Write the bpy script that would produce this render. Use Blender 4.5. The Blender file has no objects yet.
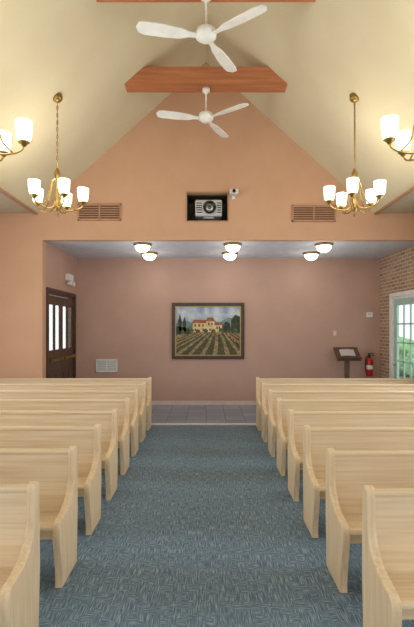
import bpy, bmesh, math, random
from mathutils import Vector, Matrix
random.seed(4)
S=bpy.context.scene
try:
    S.view_settings.view_transform='Standard'
except Exception: pass
COL=S.collection

def lin(c):
    out=[]
    for v in c:
        v=v/255.0
        out.append(v/12.92 if v<=0.04045 else ((v+0.055)/1.055)**2.4)
    return (out[0],out[1],out[2],1.0)

class NT:
    def __init__(s,name):
        s.m=bpy.data.materials.new(name); s.m.use_nodes=True
        s.t=s.m.node_tree; s.b=s.t.nodes['Principled BSDF']
    def n(s,ty,**k):
        nd=s.t.nodes.new(ty)
        for a,b in k.items(): setattr(nd,a,b)
        return nd
    def l(s,a,b): s.t.links.new(a,b)

def mat(name,col,rough=0.6,metal=0.0,col2=None,scale=(6,6,6),detail=3,emit=0,ecol=None,bump=0.0,spec=0.5,trans=0.0):
    N=NT(name); b=N.b
    b.inputs['Roughness'].default_value=rough
    b.inputs['Metallic'].default_value=metal
    b.inputs['Specular IOR Level'].default_value=spec
    if trans: b.inputs['Transmission Weight'].default_value=trans
    if col2 is None: col2=tuple(min(255,c*0.95) for c in col)
    tc=N.n('ShaderNodeTexCoord'); mp=N.n('ShaderNodeMapping'); mp.inputs['Scale'].default_value=scale
    nz=N.n('ShaderNodeTexNoise'); nz.inputs['Scale'].default_value=1.0; nz.inputs['Detail'].default_value=detail
    rp=N.n('ShaderNodeValToRGB'); rp.color_ramp.elements[0].position=0.35; rp.color_ramp.elements[1].position=0.65
    rp.color_ramp.elements[0].color=lin(col2); rp.color_ramp.elements[1].color=lin(col)
    N.l(tc.outputs['Object'],mp.inputs[0]); N.l(mp.outputs[0],nz.inputs['Vector']); N.l(nz.outputs['Fac'],rp.inputs[0]); N.l(rp.outputs[0],b.inputs['Base Color'])
    if bump:
        bp=N.n('ShaderNodeBump'); bp.inputs['Strength'].default_value=bump; bp.inputs['Distance'].default_value=0.01
        N.l(nz.outputs['Fac'],bp.inputs['Height']); N.l(bp.outputs[0],b.inputs['Normal'])
    if emit:
        b.inputs['Emission Color'].default_value=lin(ecol or col); b.inputs['Emission Strength'].default_value=emit
    return N.m
def thinglass(name):
    N=NT(name); b=N.b; b.inputs['Roughness'].default_value=.03; b.inputs['Base Color'].default_value=(.8,.88,.85,1)
    t=N.n('ShaderNodeBsdfTransparent'); t.inputs[0].default_value=(.95,1,.98,1)
    mx=N.n('ShaderNodeMixShader'); mx.inputs[0].default_value=.12
    out=N.t.nodes['Material Output']
    N.l(t.outputs[0],mx.inputs[1]); N.l(b.outputs[0],mx.inputs[2]); N.l(mx.outputs[0],out.inputs['Surface'])
    return N.m

# ---------- materials
M={}
M['gable']=mat('paint_tan',(202,160,128),0.8,col2=(198,156,124),scale=(2,2,2))
M['pink']=mat('paint_mauve',(186,150,133),0.6,col2=(182,146,129),scale=(2,2,2))
M['ceil']=mat('paint_cream',(219,208,178),0.9,col2=(215,203,172),scale=(1.5,1.5,1.5))
M['flat']=mat('paint_soffit',(200,186,160),0.9)
M['alcc']=mat('paint_greyblue',(214,217,228),0.85)
M['white']=mat('white_trim',(228,226,220),0.5)
M['base']=mat('baseboard_paint',(214,194,182),0.6)
M['beam']=mat('cedar_beam',(190,122,80),0.6,col2=(168,102,64),scale=(1.5,14,20),detail=5,bump=0.1)
M['oak']=mat('light_oak',(228,204,168),0.45,col2=(213,186,147),scale=(40,40,2.2),detail=6,spec=.4)
M['oak_seat']=mat('light_oak_board',(229,206,171),0.45,col2=(214,188,150),scale=(1.4,44,44),detail=6,spec=.4)
M['brass']=mat('antique_brass',(176,146,82),0.35,0.85,col2=(150,120,62))
M['fan']=mat('fan_white',(244,243,236),0.4)
M['shade']=mat('frosted_shade',(255,253,238),0.4,emit=2.2,ecol=(253,255,232))
M['bowl']=mat('frosted_bowl',(255,252,240),0.4,emit=4,ecol=(255,250,232))
M['green']=mat('niche_green',(88,92,66),0.7,col2=(70,74,52))
M['grey']=mat('plastic_grey',(196,196,190),0.45)
M['black']=mat('black_plastic',(18,18,20),0.25)
M['lens']=mat('lens_glass',(30,34,40),0.05,spec=1)
M['vent']=mat('vent_brown',(182,138,104),0.6)
M['ventd']=mat('vent_slots',(104,74,52),0.8)
M['door']=mat('door_bronze',(86,60,44),0.4,col2=(66,45,33),scale=(20,20,2))
M['teal']=mat('door_paint',(170,200,188),0.5)
M['glass']=thinglass('glazing')
M['red']=mat('extinguisher_red',(196,24,24),0.3)
M['steel']=mat('steel',(190,190,188),0.3,0.9)
M['darkwood']=mat('dark_wood',(104,74,56),0.4,col2=(84,58,42),scale=(20,20,4))
M['frame']=mat('picture_frame_wood',(64,48,34),0.4,col2=(44,34,24),scale=(12,12,12))
M['gold']=mat('gilt_liner',(180,150,90),0.45,0.5)
M['paper']=mat('paper',(235,232,220),0.7)
M['ground']=mat('concrete',(214,216,212),0.9,col2=(196,198,192))
M['leaf']=mat('hedge_leaf',(120,160,104),0.8,col2=(78,120,70),scale=(9,9,9),bump=0.6)

def carpet():
    N=NT('carpet_blue'); b=N.b; b.inputs['Roughness'].default_value=0.85; b.inputs['Specular IOR Level'].default_value=0.25
    tc=N.n('ShaderNodeTexCoord')
    def st(sc,seed):
        mp=N.n('ShaderNodeMapping'); mp.inputs['Scale'].default_value=sc; mp.inputs['Location'].default_value=(seed,seed,0)
        nz=N.n('ShaderNodeTexNoise'); nz.inputs['Scale'].default_value=1; nz.inputs['Detail'].default_value=3
        N.l(tc.outputs['Object'],mp.inputs[0]); N.l(mp.outputs[0],nz.inputs['Vector']); return nz.outputs['Fac']
    a=st((16,150,1),0); c=st((140,9,1),5)
    gt=N.n('ShaderNodeMath',operation='GREATER_THAN'); sel=st((10,9,1),3); N.l(sel,gt.inputs[0]); gt.inputs[1].default_value=.47
    mx=N.n('ShaderNodeMix'); N.l(gt.outputs[0],mx.inputs[0]); N.l(a,mx.inputs[2]); N.l(c,mx.inputs[3])
    rp=N.n('ShaderNodeValToRGB'); e=rp.color_ramp.elements
    e[0].position=0.32; e[0].color=lin((76,96,114)); e[1].position=0.70; e[1].color=lin((156,174,184))
    x=e.new(0.5); x.color=lin((102,124,142))
    N.l(mx.outputs[0],rp.inputs[0])
    N.l(rp.outputs[0],b.inputs['Base Color'])
    bp=N.n('ShaderNodeBump'); bp.inputs['Strength'].default_value=0.2; bp.inputs['Distance'].default_value=0.006
    N.l(mx.outputs[0],bp.inputs['Height']); N.l(bp.outputs[0],b.inputs['Normal'])
    return N.m
M['carpet']=carpet()

def brickmat(name,c1,c2,mort,bw,bh,ms,plane,rough=0.85,off=0.5):
    N=NT(name); b=N.b; b.inputs['Roughness'].default_value=rough
    tc=N.n('ShaderNodeTexCoord'); sp=N.n('ShaderNodeSeparateXYZ'); cb=N.n('ShaderNodeCombineXYZ')
    N.l(tc.outputs['Object'],sp.inputs[0])
    N.l(sp.outputs[plane[0]],cb.inputs[0]); N.l(sp.outputs[plane[1]],cb.inputs[1])
    bk=N.n('ShaderNodeTexBrick'); bk.offset=off
    bk.inputs['Scale'].default_value=1; bk.inputs['Brick Width'].default_value=bw; bk.inputs['Row Height'].default_value=bh
    bk.inputs['Mortar Size'].default_value=ms; bk.inputs['Color1'].default_value=lin(c1); bk.inputs['Color2'].default_value=lin(c2); bk.inputs['Mortar'].default_value=lin(mort)
    N.l(cb.outputs[0],bk.inputs['Vector']); N.l(bk.outputs['Color'],b.inputs['Base Color'])
    bp=N.n('ShaderNodeBump'); bp.invert=True; bp.inputs['Strength'].default_value=0.5; bp.inputs['Distance'].default_value=0.01
    N.l(bk.outputs['Fac'],bp.inputs['Height']); N.l(bp.outputs[0],b.inputs['Normal'])
    return N.m
M['brick']=brickmat('brick_tan',(172,140,112),(146,114,88),(194,178,156),0.24,0.08,0.01,(1,2))
M['tile']=brickmat('slate_tile',(134,150,172),(122,138,160),(106,118,136),0.4,0.4,0.008,(0,1),0.25,0.0)

# ---------- geometry helpers
def mk(name,bm,mats,parent=None,smooth=False,bevel=0):
    bmesh.ops.recalc_face_normals(bm,faces=bm.faces)
    me=bpy.data.meshes.new(name); bm.to_mesh(me); bm.free()
    for m in (mats if isinstance(mats,(list,tuple)) else [mats]): me.materials.append(m)
    if smooth:
        for p in me.polygons: p.use_smooth=True
    o=bpy.data.objects.new(name,me); COL.objects.link(o)
    if parent: o.parent=parent
    if bevel:
        md=o.modifiers.new('bevel','BEVEL'); md.width=bevel; md.segments=2; md.limit_method='ANGLE'
    return o
def empty(name,loc=(0,0,0),rz=0):
    o=bpy.data.objects.new(name,None); o.location=loc; o.rotation_euler=(0,0,rz); o.empty_display_size=0.1
    COL.objects.link(o); return o
def abox(bm,x0,x1,y0,y1,z0,z1,mi=0):
    v=[bm.verts.new(p) for p in [(x0,y0,z0),(x1,y0,z0),(x1,y1,z0),(x0,y1,z0),(x0,y0,z1),(x1,y0,z1),(x1,y1,z1),(x0,y1,z1)]]
    for f in [(0,3,2,1),(4,5,6,7),(0,1,5,4),(1,2,6,5),(2,3,7,6),(3,0,4,7)]:
        fc=bm.faces.new([v[i] for i in f]); fc.material_index=mi
def box(name,x0,x1,y0,y1,z0,z1,m,parent=None,bevel=0):
    bm=bmesh.new(); abox(bm,x0,x1,y0,y1,z0,z1); return mk(name,bm,m,parent,bevel=bevel)
def prism(bm,pts,a0,a1,axis,mi=0):
    def P(p,a): return {'y':(p[0],a,p[1]),'x':(a,p[0],p[1]),'z':(p[0],p[1],a)}[axis]
    A=[bm.verts.new(P(p,a0)) for p in pts]; B=[bm.verts.new(P(p,a1)) for p in pts]
    fs=[bm.faces.new(A),bm.faces.new(B[::-1])]
    n=len(pts)
    for i in range(n): fs.append(bm.faces.new([A[i],A[(i+1)%n],B[(i+1)%n],B[i]]))
    for f in fs: f.material_index=mi
def lathe(bm,prof,c=(0,0,0),seg=20,mi=0,mtx=None):
    rings=[]
    for r,z in prof:
        ring=[]
        for i in range(seg):
            a=2*math.pi*i/seg; p=Vector((max(r,0.0005)*math.cos(a),max(r,0.0005)*math.sin(a),z))
            if mtx: p=mtx@p
            ring.append(bm.verts.new(p+Vector(c)))
        rings.append(ring)
    for a,b in zip(rings,rings[1:]):
        for i in range(seg):
            f=bm.faces.new([a[i],a[(i+1)%seg],b[(i+1)%seg],b[i]]); f.material_index=mi
def tube(bm,pts,r,seg=8,mi=0,closed=False):
    pts=[Vector(p) for p in pts]; rings=[]
    n=len(pts)
    for i,p in enumerate(pts):
        if closed: t=(pts[(i+1)%n]-pts[i-1]).normalized()
        else: t=(pts[min(i+1,n-1)]-pts[max(i-1,0)]).normalized()
        up=Vector((0,0,1)) if abs(t.z)<0.9 else Vector((0,1,0))
        if closed: up=Vector((0.3,0.5,0.8))
        u=t.cross(up).normalized(); w=t.cross(u)
        rings.append([bm.verts.new(p+r*(math.cos(2*math.pi*k/seg)*u+math.sin(2*math.pi*k/seg)*w)) for k in range(seg)])
    prs=list(zip(rings,rings[1:]))
    if closed: prs.append((rings[-1],rings[0]))
    for a,b in prs:
        for k in range(seg):
            f=bm.faces.new([a[k],a[(k+1)%seg],b[(k+1)%seg],b[k]]); f.material_index=mi
    if not closed:
        for rg in (rings[0],rings[-1]): bm.faces.new(rg).material_index=mi
def smoothpts(ctrl,n=6):
    ctrl=[Vector(c) for c in ctrl]; out=[]
    P=[ctrl[0]]+ctrl+[ctrl[-1]]
    for i in range(1,len(P)-2):
        for k in range(n):
            t=k/n; a,b,c,d=P[i-1],P[i],P[i+1],P[i+2]
            out.append(0.5*((2*b)+(-a+c)*t+(2*a-5*b+4*c-d)*t*t+(-a+3*b-3*c+d)*t**3))
    out.append(ctrl[-1]); return out

# ---------- room shell
YG=8.71; YB=11.0; XL=-4.9; XR=4.24; XA=-3.16; ZA=3.58; ZE=4.10; ZP=7.02; XE=3.24; Y0=-2.5
SL=(ZP-ZE)/XE
def cz(x): return ZP-SL*abs(x)
box('floor',XL-.15,XR+.15,Y0,YG+.1,-.1,0,M['carpet'])
box('floor_entry',XA-.15,XR+.15,YG+.1,YB+.15,-.1,0,M['tile'])
box('trim_threshold',XA+.01,XR-.01,YG+.02,YG+.13,0,.014,M['white'])
H0,H1=-.37,.42; Z0,Z1=3.95,4.49
bm=bmesh.new(); T=YG+.15
prism(bm,[(XL,0),(XA,0),(XA,ZA),(H0,ZA),(H0,cz(H0)),(-XE,ZE),(XL,ZE)],YG,T,'y')
prism(bm,[(H1,ZA),(XR,ZA),(XR,ZE),(XE,ZE),(H1,cz(H1))],YG,T,'y')
prism(bm,[(H0,ZA),(H1,ZA),(H1,Z0),(H0,Z0)],YG,T,'y')
prism(bm,[(H0,Z1),(H1,Z1),(H1,cz(H1)),(0,ZP),(H0,cz(H0))],YG,T,'y')
a,b=YG+.15,YG+.75
abox(bm,H0-.03,H0,a,b,Z0,Z1,1); abox(bm,H1,H1+.03,a,b,Z0,Z1,1); abox(bm,H0-.03,H1+.03,a,b,Z0-.03,Z0,1); abox(bm,H0-.03,H1+.03,a,b,Z1,Z1+.03,1); abox(bm,H0-.03,H1+.03,b,b+.03,Z0-.03,Z1+.03,1)
mk('wall_gable',bm,[M['gable'],M['green']])

def wallx(name,x0,x1,ya,yb,za,zb,holes,m):
    ys=sorted({ya,yb}|{h[0] for h in holes}|{h[1] for h in holes}); zs=sorted({za,zb}|{h[2] for h in holes}|{h[3] for h in holes})
    bm=bmesh.new()
    for a,b in zip(ys,ys[1:]):
        for c,d in zip(zs,zs[1:]):
            my,mz=(a+b)/2,(c+d)/2
            if any(h[0]<my<h[1] and h[2]<mz<h[3] for h in holes): continue
            abox(bm,x0,x1,a,b,c,d)
    return mk(name,bm,m)
WIN=[(0.6,2.2),(3.2,4.8),(5.8,7.4)]
wallx('wall_left',XL-.15,XL,Y0,YG,0,ZE,[(a,b,.9,2.9) for a,b in WIN],M['gable'])
DL=(8.98,10.80); DR=(8.95,10.28)
wallx('wall_alcove_left',XA-.15,XA,YG+.15,YB,0,ZA,[(DL[0],DL[1],0,2.62)],M['pink'])
wallx('wall_right',XR,XR+.15,Y0,YB,0,ZE,[(a,b,.9,2.9) for a,b in WIN]+[(DR[0],DR[1],0,2.58)],M['brick'])
box('wall_back',XA-.15,XR+.15,YB,YB+.15,0,ZA+.15,M['pink'])
bm=bmesh.new()
prism(bm,[(0,ZP),(XE,ZE),(XE+.05,ZE+.2),(0,ZP+.25),(-XE-.05,ZE+.2),(-XE,ZE)],Y0,T,'y')
mk('ceiling',bm,M['ceil'])
box('ceiling_soffit_left',XL-.15,-XE,Y0,T,ZE,ZE+.15,M['flat'])
box('ceiling_soffit_right',XE,XR+.15,Y0,T,ZE,ZE+.15,M['flat'])
box('ceiling_entry',XA-.15,XR+.15,T,YB+.15,ZA,ZA+.15,M['alcc'])
for s,nm in((-1,'trim_1'),(1,'trim_2')):
    box(nm,min(s*XE,s*(XE+.07)),max(s*XE,s*(XE+.07)),Y0,YG,ZE-.03,ZE,M['vent'])
box('baseboard_back',XA,XR,YB-.02,YB,0,.1,M['base'])
box('baseboard_left',XA,XA+.02,DL[1]+.09,YB-.02,0,.1,M['base'])
# windows
k=1
for s in(-1,1):
    X=XL-.07 if s<0 else XR+.07
    for a,b in WIN:
        e=empty('window_%d'%k,(X,0,0)); k+=1
        bm=bmesh.new()
        for (y0,y1,z0,z1) in [(a,b,.9,.96),(a,b,2.84,2.9),(a,a+.06,.96,2.84),(b-.06,b,.96,2.84),((a+b)/2-.025,(a+b)/2+.025,.96,2.84),(a+.06,b-.06,1.88,1.92)]:
            abox(bm,-.04,.04,y0,y1,z0,z1)
        mk('sash',bm,M['white'],e)
        L=bpy.data.lights.new('daylight','AREA'); L.shape='RECTANGLE'; L.size=1.5; L.size_y=1.8; L.energy=75; L.color=(.80,.90,1)
        lo=bpy.data.objects.new('daylight',L); COL.objects.link(lo); lo.parent=e
        lo.location=(s*.35,(a+b)/2,1.95); lo.rotation_euler=(0,s*math.radians(90),0)
for i,y in enumerate((3.10,5.19,7.29)):
    bm=bmesh.new(); zb,zt=5.83,6.11; xb=(ZP-zb)/SL; xt=(ZP-zt)/SL
    prism(bm,[(-xb,zb),(xb,zb),(xt,zt),(-xt,zt)],y,y+.27,'y')
    mk('ceiling_beam',bm,M['beam'])
# ---------- ceiling fans
def fan(y,zb=5.83,zh=5.36):
    e=empty('ceiling_fan',(0,y,zh))
    bm=bmesh.new()
    lathe(bm,[(0,zb-zh),(.06,zb-zh),(.065,zb-zh-.05),(.02,zb-zh-.09),(.014,zb-zh-.1),(.014,.09),(.05,.08),(.11,.05),(.125,.0),(.12,-.04),(.08,-.07),(.05,-.085),(0,-.09)],seg=24)
    mk('motor',bm,M['fan'],e,smooth=True)
    for j,a in enumerate((193,322,64)):
        bm=bmesh.new()
        out=[(.09,-.03),(.2,-.035),(.3,-.075),(.5,-.09),(.72,-.09),(.79,-.07),(.82,0),(.79,.07),(.72,.085),(.5,.085),(.3,.065),(.2,.035),(.09,.03)]
        prism(bm,out,-.006,.006,'z')
        bmesh.ops.rotate(bm,verts=bm.verts,cent=(0,0,0),matrix=Matrix.Rotation(math.radians(12),3,'X'))
        o=mk('blade_%d'%(j+1),bm,M['fan'],e); o.rotation_euler=(0,0,math.radians(a)); o.location=(0,0,-.03)
fan(5.33); fan(7.43)
# ---------- chandeliers
def chandelier(x,y,rot):
    zt=cz(x); e=empty('chandelier',(x,y,0),rot)
    bm=bmesh.new()
    lathe(bm,[(0,zt+.03),(.07,zt+.03),(.07,zt-.03),(.05,zt-.06),(.012,zt-.08),(0,zt-.08)])
    z=zt-.08;i=0
    while z>4.12:
        pts=[]
        for k in range(10):
            a=2*math.pi*k/10; u=.012*math.cos(a); w=.032*math.sin(a)
            pts.append((u,0,z-.03+w) if i%2 else (0,u,z-.03+w))
        tube(bm,pts,.004,5,closed=True); z-=.05;i+=1
    tube(bm,[(0,0,zt-.07),(0,0,4.1)],.003,5)
    lathe(bm,[(0,4.14),(.015,4.13),(.03,4.09),(.045,4.05),(.03,4.0),(.015,3.97),(.015,3.86),(.03,3.82),(.02,3.76),(.02,3.68),(.045,3.64),(.055,3.59),(.04,3.54),(.015,3.51),(.022,3.48),(.012,3.455),(0,3.45)],seg=14)
    n=5; R=.35
    for k in range(n):
        a=2*math.pi*k/n; c,s=math.cos(a),math.sin(a)
        low=smoothpts([(.03,0,3.60),(.12,0,3.545),(.24,0,3.555),(.33,0,3.60),(R,0,3.66)])
        up=smoothpts([(.02,0,3.98),(.08,0,3.93),(.12,0,3.80),(.16,0,3.66),(.25,0,3.565)])
        for pl in (low,up): tube(bm,[(p.x*c,p.x*s,p.z) for p in pl],.0095,6)
        lathe(bm,[(0,3.63),(.018,3.635),(.03,3.655),(.055,3.67),(.057,3.68),(0,3.68)],c=(R*c,R*s,0),seg=14)
    mk('frame',bm,M['brass'],e,smooth=True)
    bm=bmesh.new()
    for k in range(n):
        a=2*math.pi*k/n
        lathe(bm,[(0,3.68),(.052,3.68),(.066,3.71),(.076,3.78),(.080,3.875),(.074,3.875),(.068,3.78),(.056,3.72),(0,3.70)],c=(R*math.cos(a),R*math.sin(a),0),seg=16)
    mk('shades',bm,M['shade'],e,smooth=True)
    L=bpy.data.lights.new('bulbs','POINT'); L.energy=28; L.color=(1,.89,.70); L.shadow_soft_size=.25
    lo=bpy.data.objects.new('bulbs',L); COL.objects.link(lo); lo.parent=e; lo.location=(0,0,4.0)
for y in (4.25,6.34):
    chandelier(-2.09,y,.25); chandelier(2.09,y,.55)
# ---------- flush lights
for y in (9.1,10.2):
    for x in (-1.28,.54,2.38):
        e=empty('flush_ceiling_light',(x,y,ZA))
        bm=bmesh.new(); lathe(bm,[(0,0),(.18,0),(.19,-.02),(.175,-.04),(.15,-.05),(0,-.05)],seg=28)
        lathe(bm,[(0,-.165),(.015,-.17),(.018,-.19),(0,-.205)],seg=10)
        mk('pan',bm,M['brass'],e,smooth=True)
        bm=bmesh.new(); lathe(bm,[(.155,-.04),(.15,-.08),(.12,-.13),(.07,-.165),(0,-.175)],seg=28)
        mk('bowl',bm,M['bowl'],e,smooth=True)
        L=bpy.data.lights.new('bulb','POINT'); L.energy=5; L.color=(1,.93,.82); L.shadow_soft_size=.12
        lo=bpy.data.objects.new('bulb',L); COL.objects.link(lo); lo.parent=e; lo.location=(0,0,-.5)
# ---------- projector niche trim
bm=bmesh.new(); w=.02
for q in [(H0-w,H1+w,Z0-w,Z0),(H0-w,H1+w,Z1,Z1+w),(H0-w,H0,Z0,Z1),(H1,H1+w,Z0,Z1)]: abox(bm,q[0],q[1],YG-.02,YG,q[2],q[3])
mk('trim_3',bm,M['vent'])
e=empty('projector',(.05,YG+.02,Z0))
box('body',-.26,.26,0,.42,.10,.42,M['grey'],e,bevel=.03)
box('base_plate',-.2,.2,.03,.38,0,.06,M['black'],e)
box('feet',-.1,.1,.08,.3,.06,.10,M['steel'],e)
bm=bmesh.new(); R90=Matrix.Rotation(math.radians(90),3,'X')
lathe(bm,[(.0,-.0),(.12,0),(.125,.05),(.10,.06),(.09,.02),(0,.02)],c=(.02,0,.26),seg=28,mtx=R90)
mk('lens_ring',bm,M['black'],e,smooth=True)
bm=bmesh.new(); lathe(bm,[(0,.035),(.05,.033),(.085,.022),(.085,.0)],c=(.02,0,.26),seg=24,mtx=R90)
mk('lens',bm,M['steel'],e,smooth=True)
bm=bmesh.new(); lathe(bm,[(0,.045),(.03,.043),(.045,.03)],c=(.02,0,.26),seg=24,mtx=R90)
mk('lens_centre',bm,M['lens'],e,smooth=True)
bm=bmesh.new()
for i in range(5): abox(bm,-.24,-.13,-.004,.01,.16+i*.045,.18+i*.045); abox(bm,.17,.24,-.004,.01,.16+i*.045,.18+i*.045)
mk('grille',bm,M['black'],e)
# security camera
e=empty('security_camera',(.53,YG,4.42))
box('mount',-.03,.03,-.02,0,-.05,.05,M['white'],e)
box('housing',-.08,.08,-.20,-.05,.0,.09,M['white'],e,bevel=.01)
bm=bmesh.new(); tube(bm,[(0,-.01,0),(0,-.1,.0),(0,-.12,.03)],.014,8); mk('arm',bm,M['steel'],e)
bm=bmesh.new(); lathe(bm,[(0,.0),(.032,0),(.032,.03),(0,.03)],c=(0,-.2,.045),mtx=R90); mk('lens',bm,M['black'],e)
def grille(name,x0,x1,z0,z1,y,mf,md,n):
    e=empty(name,((x0+x1)/2,y,(z0+z1)/2)); w=(x1-x0)/2; h=(z1-z0)/2
    box('backing',-w,w,-.008,0,-h,h,md,e)
    bm=bmesh.new(); t=.025
    for q in [(-w,w,-h,-h+t),(-w,w,h-t,h),(-w,-w+t,-h,h),(w-t,w,-h,h),(-.012,.012,-h,h)]: abox(bm,q[0],q[1],-.03,-.008,q[2],q[3])
    for i in range(n):
        c=-h+(i+.75)*2*h/(n+.5)
        abox(bm,-w+t,w-t,-.024,-.008,c-.35*h/n,c+.35*h/n)
    mk('louvres',bm,mf,e)
grille('air_vent',-2.47,-1.64,3.95,4.28,YG,M['vent'],M['ventd'],7)
grille('air_vent',1.66,2.5,3.93,4.25,YG,M['vent'],M['ventd'],7)
grille('wall_register',-2.68,-2.16,.80,1.12,YB,M['white'],M['grey'],7)
# ---------- left double door
e=empty('door_1',(XA,0,0))
bm=bmesh.new(); y0,y1=DL; t=.07
for q in [(y0-t,y0,0,2.62+t),(y1,y1+t,0,2.62+t),(y0,y1,2.62,2.62+t),]: abox(bm,0,.03,q[0],q[1],q[2],q[3])
for q in [(y0,y0+.04,0,2.62),(y1-.04,y1,0,2.62),(y0+.04,y1-.04,2.56,2.62)]: abox(bm,-.14,0.0,q[0],q[1],q[2],q[3])
mk('door_frame',bm,M['door'],e)
ym=(y0+y1)/2
for j,(a,b) in enumerate(((y0+.045,ym-.005),(ym+.005,y1-.045))):
    bm=bmesh.new(); w=b-a; X0,X1=-.04,-.012
    st=.10; gl=(w-3*st)/2
    abox(bm,X0,X1,a,b,.01,1.42); abox(bm,X0,X1,a,b,2.36,2.55)
    for i in range(3): abox(bm,X0,X1,a+i*(st+gl),a+i*(st+gl)+st,1.42,2.36)
    for i in range(2): abox(bm,X1,X1+.012,a+.12+i*(w/2-.05),a+.12+i*(w/2-.05)+w/2-.19,.25,.9)
    mk('leaf_%d'%(j+1),bm,M['door'],e)
    bm=bmesh.new()
    for i in range(2): abox(bm,-.03,-.026,a+st+i*(st+gl),a+st+i*(st+gl)+gl,1.42,2.36)
    mk('glass_%d'%(j+1),bm,M['glass'],e)
    bm=bmesh.new(); tube(bm,[(.05,a+.08,1.22),(.05,b-.08,1.22)],.026,8)
    abox(bm,-.02,.06,a+.05,a+.11,1.18,1.26); abox(bm,-.02,.06,b-.11,b-.05,1.18,1.26)
    mk('push_bar_%d'%(j+1),bm,M['brass'],e)
# ---------- right glazed door
e=empty('door_2',(XR,0,0)); y0,y1=DR
bm=bmesh.new()
for q in [(y0-.08,y0,0,2.66),(y1,y1+.08,0,2.66),(y0,y1,2.58,2.66)]: abox(bm,-.03,0,q[0],q[1],q[2],q[3])
for q in [(y0,y0+.05,0,2.58),(y1-.05,y1,0,2.58),(y0+.05,y1-.05,2.52,2.58)]: abox(bm,0,.14,q[0],q[1],q[2],q[3])
mk('door_frame',bm,M['white'],e)
bm=bmesh.new(); a,b=y0+.055,y1-.055; X0,X1=.03,.08
abox(bm,X0,X1,a,b,.01,.32); abox(bm,X0,X1,a,b,2.38,2.51); abox(bm,X0,X1,a,a+.13,.32,2.38); abox(bm,X0,X1,b-.13,b,.32,2.38)
for i in range(1,3): yy=a+.13+(b-a-.26)*i/3; abox(bm,X0+.01,X1-.01,yy-.015,yy+.015,.32,2.38)
for i in range(1,5): zz=.32+2.06*i/5; abox(bm,X0+.01,X1-.01,a+.13,b-.13,zz-.015,zz+.015)
mk('leaf',bm,M['teal'],e)
box('glass',.052,.058,a+.13,b-.13,.32,2.38,M['glass'],e)
bm=bmesh.new(); tube(bm,[(.03,b-.07,1.05),(-.03,b-.07,1.05),(-.03,b-.17,1.05)],.012,8); mk('handle',bm,M['brass'],e)
# outdoors
box('ground',-22,-5.08,-12,24,-.25,-.1,M['ground']); box('ground',4.42,22,-12,24,-.25,-.1,M['ground'])
def hedge(x,y,sx,sy,sz):
    bm=bmesh.new(); bmesh.ops.create_icosphere(bm,subdivisions=4,radius=1)
    for v in bm.verts:
        d=1+.12*math.sin(9*v.co.x+3*v.co.y)*math.cos(7*v.co.z+2)+random.uniform(-.05,.05); v.co*=d
        v.co=Vector((v.co.x*sx,v.co.y*sy,max(v.co.z,-.8)*sz))
    o=mk('garden_hedge',bm,M['leaf'],smooth=True); o.location=(x,y,-.1+.8*sz)
hedge(8.5,15,1.3,3.2,.7); hedge(8.0,19.5,1.2,2.0,.9)
L=bpy.data.lights.new('sun','SUN'); L.energy=3.5; L.angle=.1; lo=bpy.data.objects.new('sun',L); COL.objects.link(lo); lo.location=(0,0,14); lo.rotation_euler=(math.radians(12),0,0)
# ---------- emergency light
e=empty('emergency_light',(XA,10.3,3.02))
box('housing',0,.09,-.17,.17,-.07,.08,M['white'],e,bevel=.01)
bm=bmesh.new()
RY=Matrix.Rotation(math.radians(90),3,'Y')
for s in(-1,1): lathe(bm,[(0,0),(.04,0),(.055,.08),(.05,.085),(0,.08)],c=(.04,s*.11,-.13),mtx=RY)
mk('lamp_heads',bm,M['white'],e)
# ---------- painting
PX0,PX1,PZ0,PZ1=-.83,.93,1.12,2.49
e=empty('framed_painting',(PX0,YB,PZ0)); W=PX1-PX0; Hh=PZ1-PZ0; fw=.08
bm=bmesh.new()
for q in [(0,W,0,fw),(0,W,Hh-fw,Hh),(0,fw,fw,Hh-fw),(W-fw,W,fw,Hh-fw)]: abox(bm,q[0],q[1],-.06,0,q[2],q[3])
mk('frame',bm,M['frame'],e,bevel=.012)
bm=bmesh.new(); g=fw+.022
for q in [(fw,W-fw,fw,g),(fw,W-fw,Hh-g,Hh-fw),(fw,g,g,Hh-g),(W-g,W-fw,g,Hh-g)]: abox(bm,q[0],q[1],-.045,-.0,q[2],q[3])
mk('liner',bm,M['gold'],e)
cw,ch=W-2*g,Hh-2*g; layer=[0]
def paint(nm,pts,c1,c2,sc=14,ly=None):
    layer[0]+=1; y=-.012-.0006*layer[0]
    m=mat('oil_'+nm,tuple(v*.95 for v in c1),.6,col2=tuple(v*.88 for v in c2),scale=(sc,sc,sc))
    bm=bmesh.new()
    for pl in pts:
        bm.faces.new([bm.verts.new((g+min(1,max(0,u))*cw,y,g+min(1,max(0,v))*ch)) for u,v in pl])
    mk(nm,bm,m,e)
paint('sky',[[(0,0),(1,0),(1,1),(0,1)]],(206,214,218),(150,172,194),5)
paint('hills',[[(0,.5),(0,.66),(.15,.72),(.3,.66),(.5,.74),(.68,.68),(.82,.78),(1,.72),(1,.5)]],(130,150,150),(96,122,122),8)
paint('meadow',[[(0,.4),(0,.56),(.3,.6),(.6,.55),(1,.6),(1,.4)]],(144,148,84),(90,108,56),10)
paint('field',[[(0,0),(1,0),(1,.47),(.7,.5),(.3,.48),(0,.42)]],(172,150,104),(112,100,66),16)
rows=[]
for i in range(15):
    x=-.95+i*.2; rows.append([(x,0),(x+.125,0),(.62+(x-.5)*.26+.02,.46),(.62+(x-.5)*.26,.46)])
cl=[]
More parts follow.
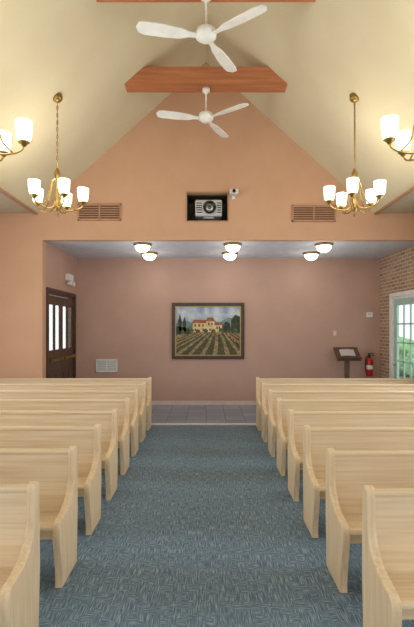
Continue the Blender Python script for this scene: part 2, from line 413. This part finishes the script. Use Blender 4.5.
for r in rows:
    n=14
    L_=[];R_=[]
    for k in range(n+1):
        t=k/n; ul=r[0][0]+(r[3][0]-r[0][0])*t; ur=r[1][0]+(r[2][0]-r[1][0])*t; v=.46*t
        if ur>0.003 and ul<.997: L_.append((max(0,ul)+random.uniform(-.006,.006),v)); R_.append((min(1,ur)+random.uniform(-.008,.008),v))
    if len(L_)>1: cl.append(L_+R_[::-1])
paint('vine_rows',cl,(100,92,50),(46,54,32),34)
paint('trees',[[(.05,.45),(.03,.7),(.06,.86),(.09,.7),(.09,.45)],[(.11,.45),(.10,.66),(.13,.8),(.16,.66),(.15,.45)],[(0,.42),(0,.6),(.1,.58),(.2,.55),(.24,.44)],[(.74,.46),(.72,.6),(.78,.7),(.84,.66),(.86,.5)],[(.86,.46),(.86,.72),(.92,.84),(1,.8),(1,.46)]],(60,76,46),(28,40,28),24)
paint('villa_wall',[[(.26,.48),(.26,.66),(.47,.66),(.47,.48)],[(.47,.48),(.47,.70),(.60,.70),(.60,.48)],[(.60,.48),(.60,.62),(.72,.62),(.72,.48)]],(236,212,160),(218,184,126),14)
paint('villa_roof',[[(.24,.66),(.28,.73),(.46,.73),(.48,.66)],[(.455,.70),(.49,.78),(.58,.78),(.615,.70)],[(.60,.62),(.61,.67),(.70,.67),(.74,.62)]],(184,104,72),(150,80,54),20)
paint('villa_windows',[[(u,v),(u+.022,v),(u+.022,v+.05),(u,v+.05)] for u,v in [(.29,.59),(.35,.59),(.41,.59),(.50,.62),(.55,.62),(.29,.50),(.41,.50),(.52,.5),(.63,.54),(.67,.54)]],(90,66,48),(70,52,40))
paint('shrubs',[[(u-.03,v-.02),(u+.03,v-.02),(u+.04,v+.02),(u+.01,v+.06),(u-.03,v+.04)] for u,v in [(.24,.5),(.34,.48),(.46,.49),(.58,.48),(.70,.5),(.10,.46),(.93,.5),(.82,.48)]],(88,104,56),(48,62,36),30)
paint('flowers',[[(u,v),(u+.03,v-.01),(u+.035,v+.03),(u+.01,v+.04)] for u,v in [(.05,.36),(.2,.4),(.33,.43),(.66,.44),(.8,.4),(.92,.37),(.9,.28),(.4,.45),(.86,.33)]],(190,100,74),(206,156,90))
# ---------- guest book stand
e=empty('guest_book_stand',(3.32,10.62,0))
box('base',-.2,.2,-.15,.15,0,.05,M['darkwood'],e,bevel=.01)
box('post',-.05,.05,-.04,.04,.05,1.2,M['darkwood'],e)
for nm,args,m_ in (('top',(-.28,.28,-.2,.2,-.02,.02),M['darkwood']),('ledge',(-.28,.28,-.23,-.19,-.03,.06),M['darkwood'])):
    o=box(nm,*args,m_,e); o.location=(0,0,1.28); o.rotation_euler=(math.radians(38),0,0)
bm=bmesh.new(); prism(bm,[(-.17,.022),(-.01,.03),(0,.026),(.01,.03),(.17,.022),(.17,.03),(.01,.045),(0,.036),(-.01,.045),(-.17,.03)],-.12,.10,'y')
o=mk('open_book',bm,M['grey'],e); o.location=(0,0,1.28); o.rotation_euler=(math.radians(38),0,0)
# ---------- fire extinguisher
e=empty('fire_extinguisher',(3.95,YB-.10,.72))
bm=bmesh.new(); lathe(bm,[(0,0),(.07,0),(.08,.02),(.08,.34),(.07,.39),(.035,.43),(.025,.45),(0,.45)],seg=24); mk('cylinder',bm,M['red'],e,smooth=True)
bm=bmesh.new(); lathe(bm,[(0,.45),(.03,.45),(.03,.49),(0,.49)],seg=12); abox(bm,-.02,.12,-.015,.015,.49,.505); abox(bm,-.02,.11,-.015,.015,.53,.545); abox(bm,-.03,.0,-.015,.015,.48,.545)
tube(bm,smoothpts([(.0,-.02,.47),(-.09,-.03,.44),(-.11,-.03,.3),(-.10,-.02,.12)]),.012,8); mk('valve_and_hose',bm,M['black'],e)
bm=bmesh.new(); lathe(bm,[(.0805,.16),(.0815,.17),(.0815,.25),(.0805,.26)],seg=24); mk('label',bm,M['paper'],e,smooth=True)
box('wall_bracket',-.04,.04,.06,.10,.1,.4,M['steel'],e)
e=empty('thermostat',(3.98,YB,2.2))
box('cover',-.075,.075,-.035,0,-.06,.06,M['white'],e,bevel=.01); box('display',-.04,.04,-.037,-.034,-.01,.035,M['grey'],e)
e=empty('light_switch',(3.14,YB,1.75)); box('plate',-.04,.04,-.01,0,-.06,.06,M['base'],e,bevel=.004); box('toggle',-.008,.008,-.022,-.01,-.015,.015,M['white'],e)
# ---------- pews
PH=.94; PL=3.15
def pewmesh():
    bm=bmesh.new()
    ctrl=[(.075,PH-.02),(.05,PH),(.015,PH-.012),(.002,PH-.05),(-.004,.78),(-.02,.68),(-.06,.60),(-.14,.54),(-.25,.51),(-.32,.50),(-.36,.47),(-.37,.41),(-.355,.30),(-.325,.18),(-.31,.06),(-.315,0)]
    pts=smoothpts([(a,b,0) for a,b in ctrl],3)
    prof=[(.06,0)]+[(.085,.4)]+[(p.x,p.y) for p in pts]
    for x0,x1 in ((0,.055),(PL-.055,PL)): prism(bm,prof,x0,x1,'x',0)
    a,b=.055,PL-.055
    prism(bm,[(-.005,.36),(.025,.36),(.065,PH-.05),(.035,PH-.05)],a,b,'x',1)
    prism(bm,[(.02,PH-.06),(.07,PH-.06),(.073,PH-.035),(.06,PH-.022),(.03,PH-.022),(.018,PH-.035)],a,b,'x',1)
    prism(bm,[(-.33,.44),(-.32,.455),(0,.43),(0,.40),(-.31,.415),(-.33,.42)],a,b,'x',1)
    prism(bm,[(-.29,.34),(-.265,.34),(-.265,.42),(-.29,.42)],a,b,'x',1)
    prism(bm,[(-.26,0),(.04,0),(.03,.40),(-.28,.40)],PL/2-.02,PL/2+.02,'x',0)
    bmesh.ops.recalc_face_normals(bm,faces=bm.faces)
    me=bpy.data.meshes.new('pew'); bm.to_mesh(me); bm.free()
    me.materials.append(M['oak']); me.materials.append(M['oak_seat']); return me
PM=pewmesh()
def pew(x,y):
    o=bpy.data.objects.new('pew',PM); COL.objects.link(o); o.location=(x,y,0)
    md=o.modifiers.new('bevel','BEVEL'); md.width=.006; md.segments=2; md.limit_method='ANGLE'
for i in range(8):
    pew(-1.045-PL,2.76+i*.833); pew(.957,2.69+i*.841)
# ---------- world, camera
w=bpy.data.worlds.new('daylight_world'); S.world=w; w.use_nodes=True
bg=w.node_tree.nodes['Background']; bg.inputs[0].default_value=(.98,.99,1,1); bg.inputs[1].default_value=1.4
cam=bpy.data.cameras.new('camera'); co=bpy.data.objects.new('camera',cam); COL.objects.link(co)
cam.sensor_fit='VERTICAL'; cam.sensor_height=36; cam.sensor_width=24; cam.lens=36*451/627
cam.shift_y=13.5/627; cam.shift_x=1/627
co.location=(0,0,1.9); co.rotation_euler=(math.radians(90),0,0)
S.camera=co
